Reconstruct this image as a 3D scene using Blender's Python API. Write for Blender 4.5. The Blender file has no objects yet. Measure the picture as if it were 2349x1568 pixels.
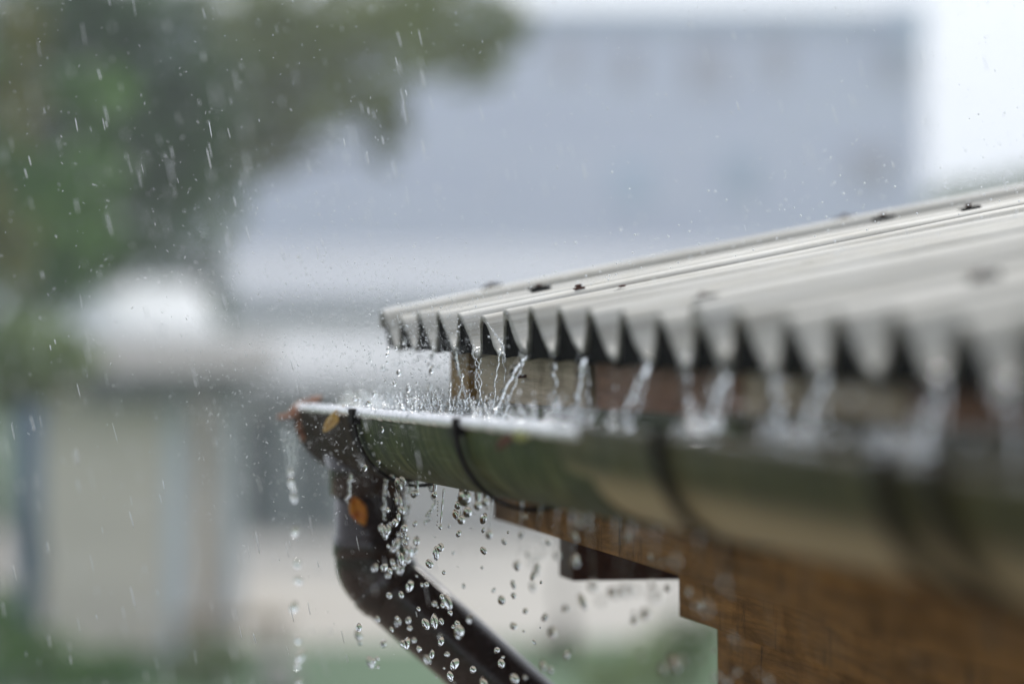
import bpy, bmesh, math, random
import numpy as np
from mathutils import Vector, Matrix, noise

# ------------------------------------------------------------------ camera, light, exposure
R = math.radians
D, YAW, PITCH, F = 0.74, R(10.4), R(0.547), 8800.0      # metres left of the eave, yaw, pitch, focal length in photo pixels
CAMZ = 2.70
sc = bpy.context.scene
cam_d = bpy.data.cameras.new('camera')
cam = bpy.data.objects.new('camera', cam_d)
sc.collection.objects.link(cam)
sc.camera = cam
cam.location = (-D, 0, CAMZ)
cam.rotation_euler = (R(90) - PITCH, 0, -YAW)
cam_d.sensor_width = 36
cam_d.lens = F / 2349 * 36
cam_d.clip_start = 0.05
cam_d.clip_end = 2000
cam_d.dof.use_dof = True
cam_d.dof.focus_distance = 4.28
cam_d.dof.aperture_fstop = 2.3
cam_d.dof.aperture_blades = 9

w = bpy.data.worlds.new('World')
sc.world = w
w.use_nodes = True
nt = w.node_tree
bg = nt.nodes['Background']
sky = nt.nodes.new('ShaderNodeTexSky')
sky.sky_type = 'NISHITA'
sky.sun_disc = False
SUN_EL, SUN_ROT = R(47), R(12)
sky.sun_elevation = SUN_EL
sky.sun_rotation = SUN_ROT
sky.air_density = 1.0
sky.dust_density = 4.0
sky.ozone_density = 1.0
hs = nt.nodes.new('ShaderNodeHueSaturation')           # overcast: the blue of the sky is mostly veiled
hs.inputs['Saturation'].default_value = 0.42
nt.links.new(sky.outputs[0], hs.inputs['Color'])
geo_w = nt.nodes.new('ShaderNodeTexCoord'); sep = nt.nodes.new('ShaderNodeSeparateXYZ'); nt.links.new(geo_w.outputs['Generated'], sep.inputs[0])
cr = nt.nodes.new('ShaderNodeValToRGB'); nt.links.new(sep.outputs[2], cr.inputs[0])      # cloud deck, brighter overhead
cr.color_ramp.elements[0].position = 0.0; cr.color_ramp.elements[0].color = (.80, .88, 1.0, 1)
cr.color_ramp.elements[1].position = 0.55; cr.color_ramp.elements[1].color = (.56, .61, .68, 1)
sc_ = nt.nodes.new('ShaderNodeVectorMath'); sc_.operation = 'SCALE'; sc_.inputs[3].default_value = 7.0
nt.links.new(cr.outputs[0], sc_.inputs[0])
mx = nt.nodes.new('ShaderNodeMix'); mx.data_type = 'RGBA'; mx.inputs[0].default_value = .78
nt.links.new(hs.outputs[0], mx.inputs[6]); nt.links.new(sc_.outputs[0], mx.inputs[7])
nt.links.new(mx.outputs[2], bg.inputs[0])
bg.inputs[1].default_value = 0.15

sd = bpy.data.lights.new('sun', 'SUN')
sun = bpy.data.objects.new('sun', sd)
sc.collection.objects.link(sun)
sd.energy = 1.5
sd.angle = R(11)
sd.color = (1.0, 0.97, 0.93)
sun.rotation_euler = (R(90) - SUN_EL, 0, R(180) - SUN_ROT)

sc.view_settings.view_transform = 'Standard'
sc.view_settings.look = 'None'
sc.view_settings.exposure = 0.28
sc.view_settings.gamma = 1.0
sc.cycles.use_denoising = True
sc.cycles.max_bounces = 10
sc.cycles.transmission_bounces = 8
sc.cycles.transparent_max_bounces = 16
sc.cycles.diffuse_bounces = 3
sc.cycles.volume_bounces = 1
sc.cycles.caustics_reflective = False
sc.cycles.sample_clamp_indirect = 25.0
random.seed(7)
rng = np.random.default_rng(7)

# ------------------------------------------------------------------ where a photo pixel (2349 wide) lies in the place
FW = Vector((math.sin(YAW) * math.cos(PITCH), math.cos(YAW) * math.cos(PITCH), -math.sin(PITCH)))
RT = Vector((math.cos(YAW), -math.sin(YAW), 0))
UP = RT.cross(FW)
CAM = Vector((-D, 0, CAMZ))
def ray(px, py): return FW + RT * ((px - 1174.5) / F) + UP * ((784 - py) / F)
def atY(px, py, Y): r = ray(px, py); return CAM + r * (Y / r.y)
def atX(px, py, X): r = ray(px, py); return CAM + r * ((X + D) / r.x)
def atD(px, py, d): return CAM + ray(px, py) * d

# ------------------------------------------------------------------ helpers
COL = sc.collection
def mesh_obj(name, verts, faces, mat=None, parent=None, smooth=False):
    me = bpy.data.meshes.new(name)
    me.from_pydata([tuple(v) for v in verts], [], faces)
    me.update()
    return link(name, me, mat, parent, smooth)
def link(name, me, mat=None, parent=None, smooth=False):
    o = bpy.data.objects.new(name, me)
    COL.objects.link(o)
    if mat: me.materials.append(mat)
    if smooth: me.polygons.foreach_set('use_smooth', [True] * len(me.polygons))
    if parent: o.parent = parent; o.matrix_parent_inverse = Matrix.Translation(-Vector(parent.location))
    return o
def bm_obj(name, bm, mat=None, parent=None, smooth=False):
    me = bpy.data.meshes.new(name)
    bm.to_mesh(me); bm.free()
    return link(name, me, mat, parent, smooth)
def thing(name, label, cat, loc=(0, 0, 0), group=None):
    o = bpy.data.objects.new(name, None)
    COL.objects.link(o)
    o.location = loc
    o.empty_display_size = .05
    return tag(o, label, cat, group)
def tag(o, label, cat, group=None, kind=None):
    if label: o['label'] = label
    if cat: o['category'] = cat
    if group: o['group'] = group
    if kind: o['kind'] = kind
    return o
def structure(o, label=None): o['kind'] = 'structure'; return o
def box(bm, lo, hi, bevel=0.0):
    r = bmesh.ops.create_cube(bm, size=1)
    c = [(a + b) / 2 for a, b in zip(lo, hi)]; s = [abs(b - a) for a, b in zip(lo, hi)]
    for v in r['verts']: v.co = Vector((v.co.x * s[0] + c[0], v.co.y * s[1] + c[1], v.co.z * s[2] + c[2]))
    if bevel:
        es = list({e for v in r['verts'] for e in v.link_edges})
        bmesh.ops.bevel(bm, geom=es, offset=bevel, segments=2, affect='EDGES', profile=0.6)
def box_obj(name, lo, hi, mat, parent=None, bevel=0.0, cuts=0, rough=0.0, seed=0):
    bm = bmesh.new(); box(bm, lo, hi, bevel)
    if cuts:
        bmesh.ops.subdivide_edges(bm, edges=bm.edges[:], cuts=cuts, use_grid_fill=True)
        for v in bm.verts:
            n = noise.noise_vector(v.co * 18 + Vector((seed, 0, 0)))
            v.co += n * rough
    return bm_obj(name, bm, mat, parent)
def frames(pts):
    pts = [Vector(p) for p in pts]; n = len(pts); out = []
    up = Vector((0, 1, 0.01)); 
    for i in range(n):
        t = (pts[min(i + 1, n - 1)] - pts[max(i - 1, 0)]).normalized()
        a = up - t * up.dot(t)
        if a.length < 1e-3: a = Vector((1, 0, 0)) - t * t.x
        a.normalize(); up = a
        out.append((pts[i], a, t.cross(a)))
    return out
def tube_bm(bm, pts, rad, seg=16, cap=True):
    if not hasattr(rad, '__len__'): rad = [rad] * len(pts)
    rings = []
    for (p, a, b), r in zip(frames(pts), rad):
        rings.append([bm.verts.new(p + (a * math.cos(2 * math.pi * k / seg) + b * math.sin(2 * math.pi * k / seg)) * r) for k in range(seg)])
    for i in range(len(rings) - 1):
        for k in range(seg):
            bm.faces.new((rings[i][k], rings[i][(k + 1) % seg], rings[i + 1][(k + 1) % seg], rings[i + 1][k]))
    if cap:
        bm.faces.new(rings[0][::-1]); bm.faces.new(rings[-1])

# ------------------------------------------------------------------ materials
def new_mat(name):
    m = bpy.data.materials.new(name); m.use_nodes = True
    return m, m.node_tree, m.node_tree.nodes['Principled BSDF']
def mapping(t, scale, coord='Object'):
    tc = t.nodes.new('ShaderNodeTexCoord'); mp = t.nodes.new('ShaderNodeMapping')
    mp.inputs['Scale'].default_value = scale
    t.links.new(tc.outputs[coord], mp.inputs[0]); return mp.outputs[0]
def nz(t, vec, scale=1, detail=5, rough=.6, dist=0):
    n = t.nodes.new('ShaderNodeTexNoise')
    n.inputs['Scale'].default_value = scale; n.inputs['Detail'].default_value = detail
    n.inputs['Roughness'].default_value = rough; n.inputs['Distortion'].default_value = dist
    t.links.new(vec, n.inputs['Vector']); return n.outputs['Fac']
def ramp(t, fac, stops):
    r = t.nodes.new('ShaderNodeValToRGB'); e = r.color_ramp.elements
    while len(e) < len(stops): e.new(.5)
    for el, (p, c) in zip(e, stops):
        el.position = p; el.color = (*c, 1) if hasattr(c, '__len__') else (c, c, c, 1)
    t.links.new(fac, r.inputs[0]); return r.outputs[0]
def mix(t, fac, a, b, mode='MIX'):
    m = t.nodes.new('ShaderNodeMix'); m.data_type = 'RGBA'; m.blend_type = mode
    for s, v in ((0, fac), (6, a), (7, b)):
        if hasattr(v, 'is_output'): t.links.new(v, m.inputs[s])
        elif s == 0: m.inputs[0].default_value = v
        else: m.inputs[s].default_value = (*v, 1)
    return m.outputs[2]
def bump(t, b, h, strength=.4, dist=.002):
    n = t.nodes.new('ShaderNodeBump'); n.inputs['Strength'].default_value = strength; n.inputs['Distance'].default_value = dist
    t.links.new(h, n.inputs['Height']); t.links.new(n.outputs[0], b.inputs['Normal'])
def plain(name, col, rough=.7, var=.25, scale=3.0, stretch=(1, 1, 1), bumpd=0.0, spec=.5):
    m, t, b = new_mat(name)
    v = mapping(t, stretch); f = nz(t, v, scale, 6)
    lo = tuple(c * (1 - var) for c in col); hi = tuple(min(1, c * (1 + var)) for c in col)
    t.links.new(ramp(t, f, [(.3, lo), (.7, hi)]), b.inputs['Base Color'])
    b.inputs['Roughness'].default_value = rough
    b.inputs['Specular IOR Level'].default_value = spec
    if bumpd: bump(t, b, f, .5, bumpd)
    return m

def mat_roof():
    m, t, b = new_mat('fibre_cement')
    streak = nz(t, mapping(t, (6, 260, 260)), 1, 4, .65)          # fibres and run-off marks along the slope
    broad = nz(t, mapping(t, (3, 22, 22)), 1, 5, .6)
    grain = nz(t, mapping(t, (1, 1, 1)), 900, 3, .7)
    spots = nz(t, mapping(t, (1, 1, 1)), 38, 6, .7, .4)
    c = ramp(t, broad, [(.25, (.60, .57, .50)), (.55, (.79, .765, .70)), (.8, (.86, .84, .79))])
    c = mix(t, .55, c, ramp(t, streak, [(.3, (.24, .23, .20)), (.62, (.70, .69, .67))]), 'OVERLAY')
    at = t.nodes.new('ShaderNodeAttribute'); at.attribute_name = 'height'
    wv = ramp(t, mix(t, .06, at.outputs['Fac'], broad), [(.15, .72), (.60, .60), (.86, .62), (.95, .84), (.985, 1.0)])  # painted top-light shading over flank dirt: crests lighter, flanks and valleys darker
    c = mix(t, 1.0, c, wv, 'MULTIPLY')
    c = mix(t, .3, c, ramp(t, grain, [(.3, .25), (.7, .75)]), 'OVERLAY')
    band = nz(t, mapping(t, (.5, 40, 3)), 1, 3, .6)
    c = mix(t, .85, c, ramp(t, band, [(.36, .58), (.50, .86), (.60, 1.0)]), 'MULTIPLY')
    band2 = nz(t, mapping(t, (1.2, 150, 8)), 1, 4, .7)
    c = mix(t, .5, c, ramp(t, band2, [(.38, .55), (.56, 1.0)]), 'MULTIPLY')
    c = mix(t, ramp(t, spots, [(.64, 0), (.74, .6)]), c, (.16, .155, .10))
    t.links.new(c, b.inputs['Base Color'])
    t.links.new(ramp(t, streak, [(.2, .50), (.8, .75)]), b.inputs['Roughness'])
    b.inputs['Specular IOR Level'].default_value = .12; b.inputs['Coat Weight'].default_value = .07; b.inputs['Coat Roughness'].default_value = .3; b.inputs['Coat IOR'].default_value = 1.33
    bump(t, b, mix(t, .5, streak, grain), .55, .0012)
    return m
def mat_gutter(name, moss_hi, moss_lo, top, low, refl_z, gloss=.3):
    m, t, b = new_mat(name)
    runs = nz(t, mapping(t, (30, 42, 9)), 1, 6, .75)               # thin runs following the curve downwards
    fine = nz(t, mapping(t, (60, 190, 14)), 1, 4, .75)
    alg = nz(t, mapping(t, (9, 5, 14)), 1, 7, .62, .6)
    scr = nz(t, mapping(t, (200, 5, 260)), 1, 3, .6)
    c = ramp(t, alg, [(.3, moss_lo), (.5, moss_hi), (.72, top)])
    c = mix(t, ramp(t, runs, [(.38, 0), (.62, .75)]), c, tuple(x * .38 for x in moss_lo))
    c = mix(t, ramp(t, fine, [(.56, 0), (.70, .55)]), c, (.15, .18, .09))
    c = mix(t, ramp(t, scr, [(.62, 0), (.7, .35)]), c, (.22, .23, .18))
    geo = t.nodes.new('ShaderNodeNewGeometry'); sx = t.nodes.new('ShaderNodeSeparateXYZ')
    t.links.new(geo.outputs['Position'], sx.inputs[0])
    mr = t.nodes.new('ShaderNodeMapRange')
    mr.inputs[1].default_value = refl_z + .012; mr.inputs[2].default_value = refl_z - .012
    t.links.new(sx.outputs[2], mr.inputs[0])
    c = mix(t, mr.outputs[0], c, low)  # lower side tinted: reflection of the pale ground painted into the colour
    t.links.new(c, b.inputs['Base Color'])
    t.links.new(ramp(t, runs, [(.2, gloss * 1.2), (.8, min(1, gloss * 2.2))]), b.inputs['Roughness'])
    b.inputs['Coat Weight'].default_value = .03; b.inputs['Coat Roughness'].default_value = .2; b.inputs['Specular IOR Level'].default_value = .04; b.inputs['Coat IOR'].default_value = 1.33
    bump(t, b, mix(t, .4, runs, fine), .45, .0010)
    return m
def mat_brown(name='brown_pvc', col=(.022, .012, .010)):
    m, t, b = new_mat(name)
    f = nz(t, mapping(t, (8, 8, 8)), 4, 6, .65)
    d = nz(t, mapping(t, (1, 1, 1)), 140, 4, .7)
    c = ramp(t, f, [(.3, tuple(x * .6 for x in col)), (.7, tuple(x * 1.6 for x in col))])
    c = mix(t, ramp(t, d, [(.6, 0), (.78, .35)]), c, (.10, .09, .07))
    t.links.new(c, b.inputs['Base Color'])
    t.links.new(ramp(t, f, [(.3, .17), (.7, .32)]), b.inputs['Roughness'])
    b.inputs['Specular IOR Level'].default_value = .35; b.inputs['Coat Weight'].default_value = .25; b.inputs['Coat Roughness'].default_value = .08
    bump(t, b, d, .15, .0006)
    return m
def mat_wood(name, dark, light, along=(60, 2.2, 60), wet=.35, stain=.5):
    m, t, b = new_mat(name)
    g = nz(t, mapping(t, along), 1, 6, .7, 1.2)
    fine = nz(t, mapping(t, tuple(a * 6 for a in along)), 1, 4, .7)
    s = nz(t, mapping(t, (7, 5, 9)), 1, 6, .65, .8)
    c = ramp(t, g, [(.3, dark), (.7, light)])
    c = mix(t, .35, c, ramp(t, fine, [(.3, .2), (.7, .8)]), 'OVERLAY')
    c = mix(t, ramp(t, s, [(.5, 0), (.72, stain)]), c, tuple(x * .28 for x in dark))
    dr = nz(t, mapping(t, (14, 26, 5)), 1, 7, .75, .8)
    c = mix(t, ramp(t, dr, [(.56, 0), (.66, stain)]), c, tuple(x * .2 for x in dark))
    t.links.new(c, b.inputs['Base Color'])
    t.links.new(ramp(t, s, [(.3, wet), (.7, wet * 1.8)]), b.inputs['Roughness'])
    b.inputs['Specular IOR Level'].default_value = .04
    bump(t, b, mix(t, .5, g, fine), .5, .0015)
    return m
def mat_water():
    m, t, b = new_mat('clear_water')
    b.inputs['Base Color'].default_value = (.97, .99, 1, 1)
    b.inputs['Roughness'].default_value = 0.0
    b.inputs['IOR'].default_value = 1.333
    b.inputs['Transmission Weight'].default_value = 1.0
    return m
def mat_spray():
    m, t, b = new_mat('fine_spray')                                # drops too small to be clear: light scatters in them
    b.inputs['Base Color'].default_value = (.96, .98, 1, 1)
    b.inputs['Roughness'].default_value = .12
    b.inputs['IOR'].default_value = 1.333
    tr = t.nodes.new('ShaderNodeBsdfTranslucent'); tr.inputs[0].default_value = (.98, .99, 1, 1)
    ms = t.nodes.new('ShaderNodeMixShader'); ms.inputs[0].default_value = .5
    t.links.new(b.outputs[0], ms.inputs[1]); t.links.new(tr.outputs[0], ms.inputs[2])
    t.links.new(ms.outputs[0], [n for n in t.nodes if n.type == 'OUTPUT_MATERIAL'][0].inputs[0])
    return m
M_ROOF = mat_roof()
M_BROWNM = plain('mossy_brown_fitting', (.026, .018, .011), .7, .6, 30, (1, 1, .3), spec=.04)
M_UNDER = plain('dark_rubber', (.018, .018, .017), .8, .4, 60, spec=.0)
M_BROWN = mat_brown()
M_BAND = plain('bracket_steel', (.012, .010, .009), .7, .4, 60, spec=.03)
M_WOODG = mat_wood('weathered_grey_wood', (.30, .235, .15), (.60, .48, .33), stain=.6)
M_WOODY = mat_wood('yellow_wet_wood', (.20, .11, .028), (.36, .22, .07), along=(30, 30, 5))
M_WOODO = mat_wood('orange_wood', (.13, .055, .022), (.27, .13, .06))
M_WOODD = mat_wood('dark_stained_wood', (.035, .012, .006), (.075, .028, .013))
M_WOODW = mat_wood('brown_plank_wood', (.11, .050, .010), (.32, .155, .040), along=(40, 1.6, 30), wet=.4, stain=.75)
M_RUST = plain('rust', (.07, .022, .010), .8, .5, 400)
M_WATER = mat_water()
M_SPRAY = mat_spray()
M_BEAD = plain('wet_pale_rim', (.74, .74, .77), .18, .18, 60, (1, .2, 1))
M_G1 = mat_gutter('mossy_gutter', (.046, .066, .010), (.012, .018, .005), (.095, .095, .018), (.075, .075, .055), CAMZ - .205)
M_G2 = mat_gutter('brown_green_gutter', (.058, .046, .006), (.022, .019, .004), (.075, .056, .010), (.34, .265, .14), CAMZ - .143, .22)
M_INNER = plain('wet_gutter_inside', (.075, .075, .07), .25, .4, 30, (1, .3, 1))

# ================================================================== SETTING
BIG = 600
g = mesh_obj('ground', [(-BIG, -60, 0), (BIG, -60, 0), (BIG, 900, 0), (-BIG, 900, 0)], [(0, 1, 2, 3)],
             plain('lawn', (.08, .15, .07), .9, .35, .6))
structure(g)
yv = [atD(420, 1500, 30), atD(1700, 1500, 30), atD(2900, 1240, 45), atD(380, 1240, 45)]
y0 = [(-6, 30.3, .004), (16, 30.3, .004), (30, 47, .004), (-6, 47, .004)]
yard = mesh_obj('yard', y0, [(0, 1, 2, 3)], plain('pale_gravel', (.48, .45, .40), .8, .12, 2.0)); structure(yard)

bounce_path = mesh_obj('added_bounce_path', [(-9, -4, .004), (7, -4, .004), (7, 13, .004), (-9, 13, .004)], [(0, 1, 2, 3)], plain('tan_bounce_gravel', (.30, .25, .19), .85, .25, 3.0)); structure(bounce_path)  # unseen gravel added to bounce warm light up to the eave

# ---- leafy things far away
def leaf_mat(name, dark, light):
    m, t, b = new_mat(name)
    f = nz(t, mapping(t, (1, 1, 1)), 1.1, 5, .6); f2 = nz(t, mapping(t, (1, 1, 1)), 9, 3, .6)
    c = ramp(t, f, [(.35, dark), (.65, light)])
    c = mix(t, .4, c, ramp(t, f2, [(.3, .25), (.7, .75)]), 'OVERLAY')
    t.links.new(c, b.inputs['Base Color']); b.inputs['Roughness'].default_value = .6; b.inputs['Specular IOR Level'].default_value = .12
    return m
def leaves_mesh(name, blobs, per_m2, size, mat, parent):
    V = []; Fc = []; n0 = 0
    for c, rx, ry, rz, fc in blobs:
        n = int(fc * per_m2 * (rx * rz + .3 * rx * ry) * 3.1)
        d = rng.normal(size=(n, 3)); d /= np.linalg.norm(d, axis=1)[:, None]
        rr = rng.random(n) ** .5
        lump = np.array([1 + .45 * noise.noise(Vector(q) * 1.9 + Vector(c)) for q in d])
        p = np.array(c) + d * (rr * lump)[:, None] * np.array([rx, ry, rz])
        a = rng.normal(size=(n, 3)); a /= np.linalg.norm(a, axis=1)[:, None]
        b_ = np.cross(a, rng.normal(size=(n, 3))); b_ /= np.linalg.norm(b_, axis=1)[:, None]
        s = size * (.6 + .8 * rng.random(n))[:, None]
        quad = np.stack([p - a * s, p - b_ * s * .45, p + a * s, p + b_ * s * .45], 1).reshape(-1, 3)
        V.append(quad)
        Fc.append(np.arange(n * 4).reshape(-1, 4) + n0); n0 += n * 4
    V = np.concatenate(V); Fc = np.concatenate(Fc)
    me = bpy.data.meshes.new(name)
    me.vertices.add(len(V)); me.vertices.foreach_set('co', V.ravel())
    me.loops.add(len(Fc) * 4); me.loops.foreach_set('vertex_index', Fc.ravel())
    me.polygons.add(len(Fc)); me.polygons.foreach_set('loop_start', np.arange(len(Fc)) * 4)
    me.update(); me.validate()
    return link(name, me, mat, parent)
M_BARK = plain('bark', (.06, .05, .04), .9, .4, 6, (1, 1, .2))
def tree(name, label, dist, foot_px, blobs_px, mat, per=60, size=.10, group=None, cat='tree'):
    base = atD(foot_px, 700, dist); base.z = 0
    t = thing(name, label, cat, base, group)
    blobs = []
    for px, py, rx, ry, *fac in blobs_px:
        dd = dist + random.uniform(-1, 1) * rx / F * dist
        c = atD(px, py, dd); s = dist / F
        blobs.append((tuple(c), rx * s * 1.15, rx * s * 1.15, ry * s * 1.15, fac[0] if fac else 1.0))
    leaves_mesh('crown', blobs, per, size, mat, t)
    bm = bmesh.new()
    top = max(b[0][2] for b in blobs)
    h = max(top, 1.2)
    k = dist / 40
    pts = [base + Vector((math.sin(i * 1.3) * .05 * k, 0, h * i / 8)) for i in range(9)]
    tube_bm(bm, pts, [.16 * k * (1 - .09 * i) * min(1, h / 4) for i in range(9)], 8)
    for c, rx, ry, rz, fc in blobs:
        c = Vector(c); s = base + Vector((0, 0, max(.3, min(h * .8, c.z * .65))))
        mid = (s + c) / 2 + Vector((0, 0, .1 * (c - s).length))
        tube_bm(bm, [s, mid, c], [.06 * k, .04 * k, .012 * k], 6)
    bm_obj('trunk', bm, M_BARK, t, True)
    return t
GD = leaf_mat('dark_leaves', (.026, .060, .024), (.09, .17, .055))
GM = leaf_mat('green_leaves', (.045, .125, .020), (.17, .33, .055))
GO = leaf_mat('olive_leaves', (.10, .13, .025), (.27, .32, .08))
GY = leaf_mat('yellow_green_leaves', (.10, .12, .02), (.30, .28, .06))
GL = leaf_mat('light_green_leaves', (.15, .21, .07), (.33, .40, .17))
tree('broadleaf_tree', 'dark green tree filling the upper left of the garden, tallest of the trees', 40, 230,
     [(120, 60, 190, 150), (300, 70, 160, 140), (200, 260, 190, 120), (420, 230, 150, 120), (430, 390, 120, 100), (300, 400, 100, 80, .8), (330, 540, 110, 80, .6), (60, 420, 130, 120)], GD, 190, .13)
tree('broadleaf_tree', 'mid green tree at the left edge with lighter foliage low down', 36, -60,
     [(60, 500, 150, 160), (190, 400, 90, 80), (90, 640, 130, 90), (215, 215, 120, 80, .5), (-60, 300, 100, 200), (180, 560, 110, 60)], GM, 230, .12)
tree('broadleaf_tree', 'yellowing tree at the far left edge', 33, -140,
     [(30, 190, 75, 150), (60, 60, 60, 70), (-60, 500, 80, 120), (30, 560, 70, 100, .5), (60, 880, 70, 70, .5)], GY, 220, .10)
tree('broadleaf_tree', 'olive green tree with broad crown reaching across the top toward the blue grey house', 46, 250,
     [(620, 80, 200, 130), (820, 40, 180, 120), (1000, 40, 160, 130), (1090, 130, 70, 70), (560, 260, 140, 110), (760, 210, 130, 80), (880, 260, 60, 80), (490, 420, 85, 110, .6), (640, 340, 80, 60, .7), (1160, 60, 60, 60, .7), (880, 330, 40, 50, .6)], GO, 130, .14)
tree('slender_tree', 'thin dark trunked tree standing in front of the white tin roof', 38, 470,
     [(470, 560, 70, 130, .45), (500, 700, 40, 80, .6), (400, 620, 60, 40, .5), (300, 600, 60, 40, .4)], GD, 160, .10)
tree('garden_bush', 'bright green bush at the left edge below the trees', 30, 40,
     [(50, 800, 130, 70), (150, 830, 80, 60), (20, 900, 80, 60)], GL, 500, .08, cat='bush')
tree('garden_bush', 'dark green bush in the bottom left corner', 27, 90,
     [(60, 1520, 110, 80), (220, 1550, 120, 60), (-10, 1420, 60, 80)], GM, 1200, .05, cat='bush')
tree('garden_bush', 'low yellow green bush left of the pale stone, near the grey outbuilding', 27, 500,
     [(500, 1510, 60, 55), (440, 1560, 60, 40)], GL, 1000, .05, cat='bush')
tree('garden_bush', 'light green bush seen under the eave beside the shed wall', 24, 1560,
     [(1530, 1520, 110, 90), (1620, 1440, 60, 50), (1400, 1560, 90, 50)], GL, 900, .05, cat='bush')
tree('garden_bush', 'pale green shrub seen between the downpipe and the shed', 29, 1300,
     [(1290, 1530, 90, 60), (1200, 1570, 70, 40)], GL, 700, .05, cat='bush')
tree('distant_hedge', 'pale green hedge far away at the right beyond the roof', 90, 2300,
     [(2230, 470, 90, 45), (2370, 450, 100, 45), (2500, 430, 120, 50)], GL, 60, .3, cat='hedge')

# ---- distant two-storey house
def wall_quad(name, px0, py0, px1, py1, dist, depth, mat, parent):
    a = atD(px0, py1, dist); b = atD(px1, py0, dist)
    return face_box(name, a, b, depth, mat, parent)
def face_box(name, a, b, depth, mat, parent):
    """box between lower-left a and upper-right b, turned square to the yawed view line, running back by depth"""
    fwd = Vector((math.sin(YAW), math.cos(YAW), 0)); 
    w_ = (b - a).dot(RT); z0, z1 = a.z, b.z
    c = [a, a + RT * w_, a + RT * w_ + fwd * depth, a + fwd * depth]
    vs = [Vector((p.x, p.y, z0)) for p in c] + [Vector((p.x, p.y, z1)) for p in c]
    return mesh_obj(name, vs, [(0, 1, 5, 4), (1, 2, 6, 5), (2, 3, 7, 6), (3, 0, 4, 7), (4, 5, 6, 7), (3, 2, 1, 0)], mat, parent)
M_BLUE = plain('blue_grey_cladding', (.80, .81, 1.0), .6, .08, .8, (.3, .3, 3))
M_BLUER = plain('slate_roof', (.62, .70, .84), .6, .12, .6)
M_WIN = plain('reddish_window', (.62, .60, .68), .4, .2, 1)
hb = atD(1650, 700, 100); hb.z = 0
H = thing('house', 'large blue grey house far away behind the corrugated roof, with small reddish windows', 'house', hb)
a = atD(330, 0, 100); a.z = 0; b = atD(2118, 45, 100)
face_box('wall', a, b, 9, M_BLUE, H)
fwd = Vector((math.sin(YAW), math.cos(YAW), 0))
face_box('roof', atD(322, 45, 99.7), atD(2128, 22, 99.7), 9.6, M_BLUER, H)
for px, py, rx, ry in [(1300, 130, 30, 50), (1440, 150, 28, 45), (1600, 160, 26, 60), (1655, 160, 22, 60), (1780, 140, 32, 55), (2050, 150, 30, 40)]:
    c = atD(px, py, 99.95); s = 100 / F
    face_box('window', c - RT * rx * s - Vector((0, 0, ry * s)), c + RT * rx * s + Vector((0, 0, ry * s)), .3, M_WIN, H)
for px, py, rx, ry in [(2000, 380, 55, 45), (1700, 400, 40, 50), (1450, 420, 40, 50)]:
    c = atD(px, py, 99.96); s = 100 / F
    face_box('window', c - RT * rx * s - Vector((0, 0, ry * s)), c + RT * rx * s + Vector((0, 0, ry * s)), .3, M_WIN if px > 1900 else M_BLUER, H)
c = atD(2085, 35, 99); s = 100 / F
face_box('chimney', c + Vector((0, 0, -1.0)) - RT * .3, c + RT * .3 + Vector((0, 0, .28)), .7, M_BLUER, H)

# ---- garden buildings at the lower left
M_WHITE = plain('white_tin', (.56, .60, .63), .4, .05, 1)
M_GREYR = plain('grey_felt_roof', (.24, .235, .22), .8, .2, 1.5)
M_DARK = plain('dark_eaves', (.20, .20, .19), .7, .25, 2)
M_GREYW = plain('grey_board_wall', (.80, .71, .60), .8, .10, 1, (1, 1, 12))
M_PALE = plain('pale_painted_wood', (.70, .74, .78), .6, .08, 2)
M_GLASS = plain('dark_window_glass', (.06, .09, .09), .15, .2, 1)
M_CREAM = plain('cream_render', (.62, .60, .56), .85, .05, 1.5)
M_HAZY = plain('grey_roofing', (.46, .48, .50), .7, .1, .5)
ob = atD(300, 700, 30); ob.z = 0
O = thing('outbuilding', 'low grey garden outbuilding with dark eaves and a pale corner post, left of the gutter', 'shed', ob)
a = atD(95, 0, 30); a.z = 0; face_box('wall', a, atD(372, 900, 30), 4, M_GREYW, O)
a = atD(380, 0, 30); a.z = 0; face_box('post', a, atD(432, 900, 29.98), .12, M_PALE, O)
a = atD(486, 0, 31.2); a.z = 0; face_box('post', a, atD(552, 900, 31.2), .12, M_PALE, O)
a = atD(432, 0, 31.5); a.z = .0; face_box('door', a, atD(486, 930, 31.5), .06, M_GREYW, O)
face_box('fascia', atD(190, 925, 29.6), atD(560, 868, 29.6), .3, M_DARK, O)
e0 = atD(170, 868, 29.5); e1 = atD(640, 868, 29.5); r0 = atD(170, 792, 32.5); r1 = atD(640, 792, 32.5)
mesh_obj('roof', [e0, e1, r1, r0, e0 + Vector((0, 0, .06)), e1 + Vector((0, 0, .06)), r1 + Vector((0, 0, .06)), r0 + Vector((0, 0, .06))],
         [(3, 2, 1, 0), (4, 5, 6, 7), (0, 1, 5, 4), (1, 2, 6, 5), (2, 3, 7, 6), (3, 0, 4, 7)], M_GREYR, O)
cb = atD(1000, 700, 46); cb.z = 0
Cc = thing('cottage', 'long cream walled cottage with tall dark windows behind the gutter and downpipe', 'house', cb)
a = atD(548, 0, 46); a.z = 0; face_box('wall', a, atD(3200, 905, 46), 6, M_CREAM, Cc)
for x0, x1 in ((562, 635), (690, 752)):
    f = face_box('window', atD(x0, 1235, 45.9), atD(x1, 945, 45.9), .05, M_GLASS, Cc)
face_box('shutter', atD(640, 1240, 45.9), atD(686, 940, 45.9), .06, plain('sage_shutter', (.28, .32, .31), .7, .1, 2), Cc)
face_box('shutter', atD(756, 1240, 45.9), atD(800, 940, 45.9), .06, plain('sage_shutter', (.28, .32, .31), .7, .1, 2), Cc)
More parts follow.
